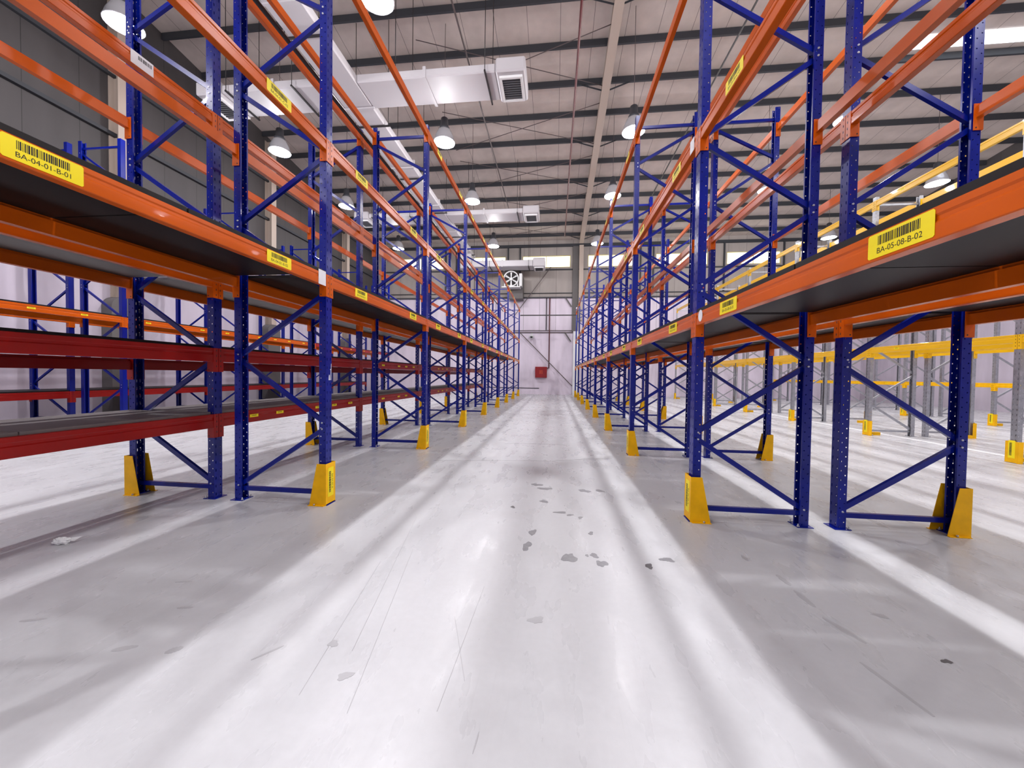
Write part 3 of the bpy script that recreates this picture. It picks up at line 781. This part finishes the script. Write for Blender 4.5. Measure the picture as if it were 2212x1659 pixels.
ob('fan_stand', mesh('fan_stand', lambda bm: (box(bm, -.6, .6, -.15, .55, -.56, -.50), box(bm, -.45, -.38, 0, .3, -.5, -.2), box(bm, .38, .45, 0, .3, -.5, -.2)), 'fan_white'), fn)
ob('fan_motor_box', mesh('fan_motor_box', lambda bm: (box(bm, -.2, .72, .52, 1.44, -1.15, .30),), 'column_grey'), fn)
ob('side_panel', mesh('side_panel', lambda bm: box(bm, .52, .70, .0, .5, -.45, .35), 'fan_white'), fn)

# litter and floor marks ----------------------------------------------------------------
def paper(bm):
    R = random.Random(4)
    bmesh.ops.create_icosphere(bm, subdivisions=3, radius=1)
    for v in bm.verts:
        a = v.co.copy(); n = math.sin(a.x*7+1)*math.cos(a.y*9)*.16 + math.sin(a.z*11+a.x*5)*.12 + R.uniform(-.1, .1)
        v.co = a*(1+n); v.co.x *= .048*(1.25 if a.x > .2 else .8); v.co.y *= .03; v.co.z *= .026
        v.co.z = max(v.co.z+.022, .001)
    tail = [bm.verts.new(p) for p in ((.04, 0, .02), (.10, .012, .030), (.12, .02, .042), (.05, .02, .035), (.09, -.008, .02))]
    bm.faces.new((tail[0], tail[4], tail[1], tail[3])); bm.faces.new((tail[3], tail[1], tail[2]))
thing('paper_scrap', 'crumpled white paper scrap on the floor by the left racks', 'litter', (-3.55, 2.32, 0), .3, me=mesh('paper_scrap', paper, 'paper'))
fl = bpy.data.objects['floor']
def blob(name, x, y, rx, ry, m, seed, sharp=.45, z=.0012):
    R = random.Random(seed); n = 18
    ph = [R.uniform(0, 6.28) for _ in range(4)]
    pts = []
    for k in range(n):
        a = 2*PI*k/n; r = 1 + sharp*(.5*math.sin(2*a+ph[0]) + .35*math.sin(3*a+ph[1]) + .25*math.sin(5*a+ph[2])) + R.uniform(-.1, .1)
        pts.append((rx*r*math.cos(a), ry*r*math.sin(a)))
    return ob(name, mesh(name, lambda bm: prism(bm, pts, 'Z', 0, z), m), fl, (x, y, 0))
marks = [(-.157,3.02,.026,.06,0),(-.185,2.77,.03,.07,0),(.124,2.631,.045,.07,0),(.34,2.58,.035,.045,0),(.30,2.69,.03,.03,0),(.652,2.589,.028,.03,1),
 (-.183,4.36,.06,.05,0),(-.09,4.22,.07,.05,0),(.348,4.21,.06,.05,0),(.518,4.24,.045,.04,0),(-.086,3.79,.04,.04,0),(-.379,3.58,.02,.03,1),
 (.80,2.70,.04,.035,0),(-.075,1.93,.035,.03,2),(-.854,1.462,.03,.02,2),(-1.012,1.633,.02,.025,2),(1.766,2.214,.03,.02,2),(1.789,1.889,.02,.015,1),
 (.249,2.683,.014,.015,0),(.312,3.071,.02,.03,0),(.072,3.503,.05,.03,0),(.16,3.45,.03,.02,0),(.25,3.40,.02,.03,0)]
for i, (x, y, rx, ry, d) in enumerate(marks):
    blob('floor_chip', x, y, rx, ry, {0: 'stain', 1: 'stain_dark', 2: 'scuff'}[d], i+1)
def streak(x, y, L_, w, ang, m, seed):
    R = random.Random(seed); n = 10; up, dn = [], []
    for k in range(n+1):
        t = k/n-.5; ww = w*(.35+.65*math.sin(PI*k/n)**.6)*R.uniform(.75, 1.2)
        up.append((t*L_, ww/2)); dn.append((t*L_, -ww/2))
    o = ob('floor_scuff', mesh('floor_scuff', lambda bm: prism(bm, dn+up[::-1], 'Z', 0, .001), m), fl, (x, y, 0), ang); return o
for i, (x, y, L_, w, a) in enumerate([(1.46,2.53,.16,.05,-1.5),(1.46,2.33,.20,.05,-1.5),(1.36,2.80,.10,.05,-1.5),(1.48,2.06,.25,.05,-1.2),(1.42,1.70,.34,.035,-1.35),(-1.27,1.54,.16,.02,.9),(-2.6,1.59,.14,.03,.3),(-1.93,1.48,.12,.05,.4),(-1.95,1.78,.10,.025,.2),(-2.2,2.0,.12,.012,.2),(1.75,1.45,.2,.03,-1.1),(-.25,1.25,.1,.008,1.5),(-1.7,1.5,.08,.05,.7)]):
    streak(x, y, L_*.8, w*.7, a, 'scuff', i+40)
def crack(pts):
    def f(bm):
        R = random.Random(5)
        P2 = []
        for (a, b) in zip(pts, pts[1:]):
            for k in range(6):
                t = k/6; P2.append((a[0]+(b[0]-a[0])*t, a[1]+(b[1]-a[1])*t+R.uniform(-.008, .008)))
        P2.append(pts[-1])
        prism(bm, [(p[0], p[1]-.003) for p in P2] + [(p[0], p[1]+.002) for p in P2[::-1]], 'Z', 0, .0009)
    ob('floor_crack', mesh('floor_crack', f, 'stain_dark'), fl)
crack([(-1.75, 5.35), (-1.3, 5.42), (-.6, 5.55), (0, 5.62), (.5, 5.85), (.9, 5.95)])
crack([(-.9, 6.9), (-.3, 7.0), (.3, 6.95)])
def scratches(a, b):
    ob('floor_scratch', mesh('floor_scratch', lambda bm: bar(bm, (a[0], a[1], .0006), (b[0], b[1], .0006), .0022, .0008, (0, 0, 1)), 'scuff'), fl)
for a, b in (((-.98, 1.35), (-1.15, 2.4)), ((-.75, 1.3), (-1.0, 2.6)), ((-.42, 1.35), (-.40, 2.2)), ((-.9, 1.6), (-1.2, 3.2)), ((-.35, 1.5), (-.5, 1.9))): scratches(a, b)
# light streak on the floor at the yellow racks, laid as a white strip
struct('trim_40', mesh('floor_light_streak', lambda bm: box(bm, 7.72, 7.80, 3.0, 24.0, 0, .0015), 'white_label'))
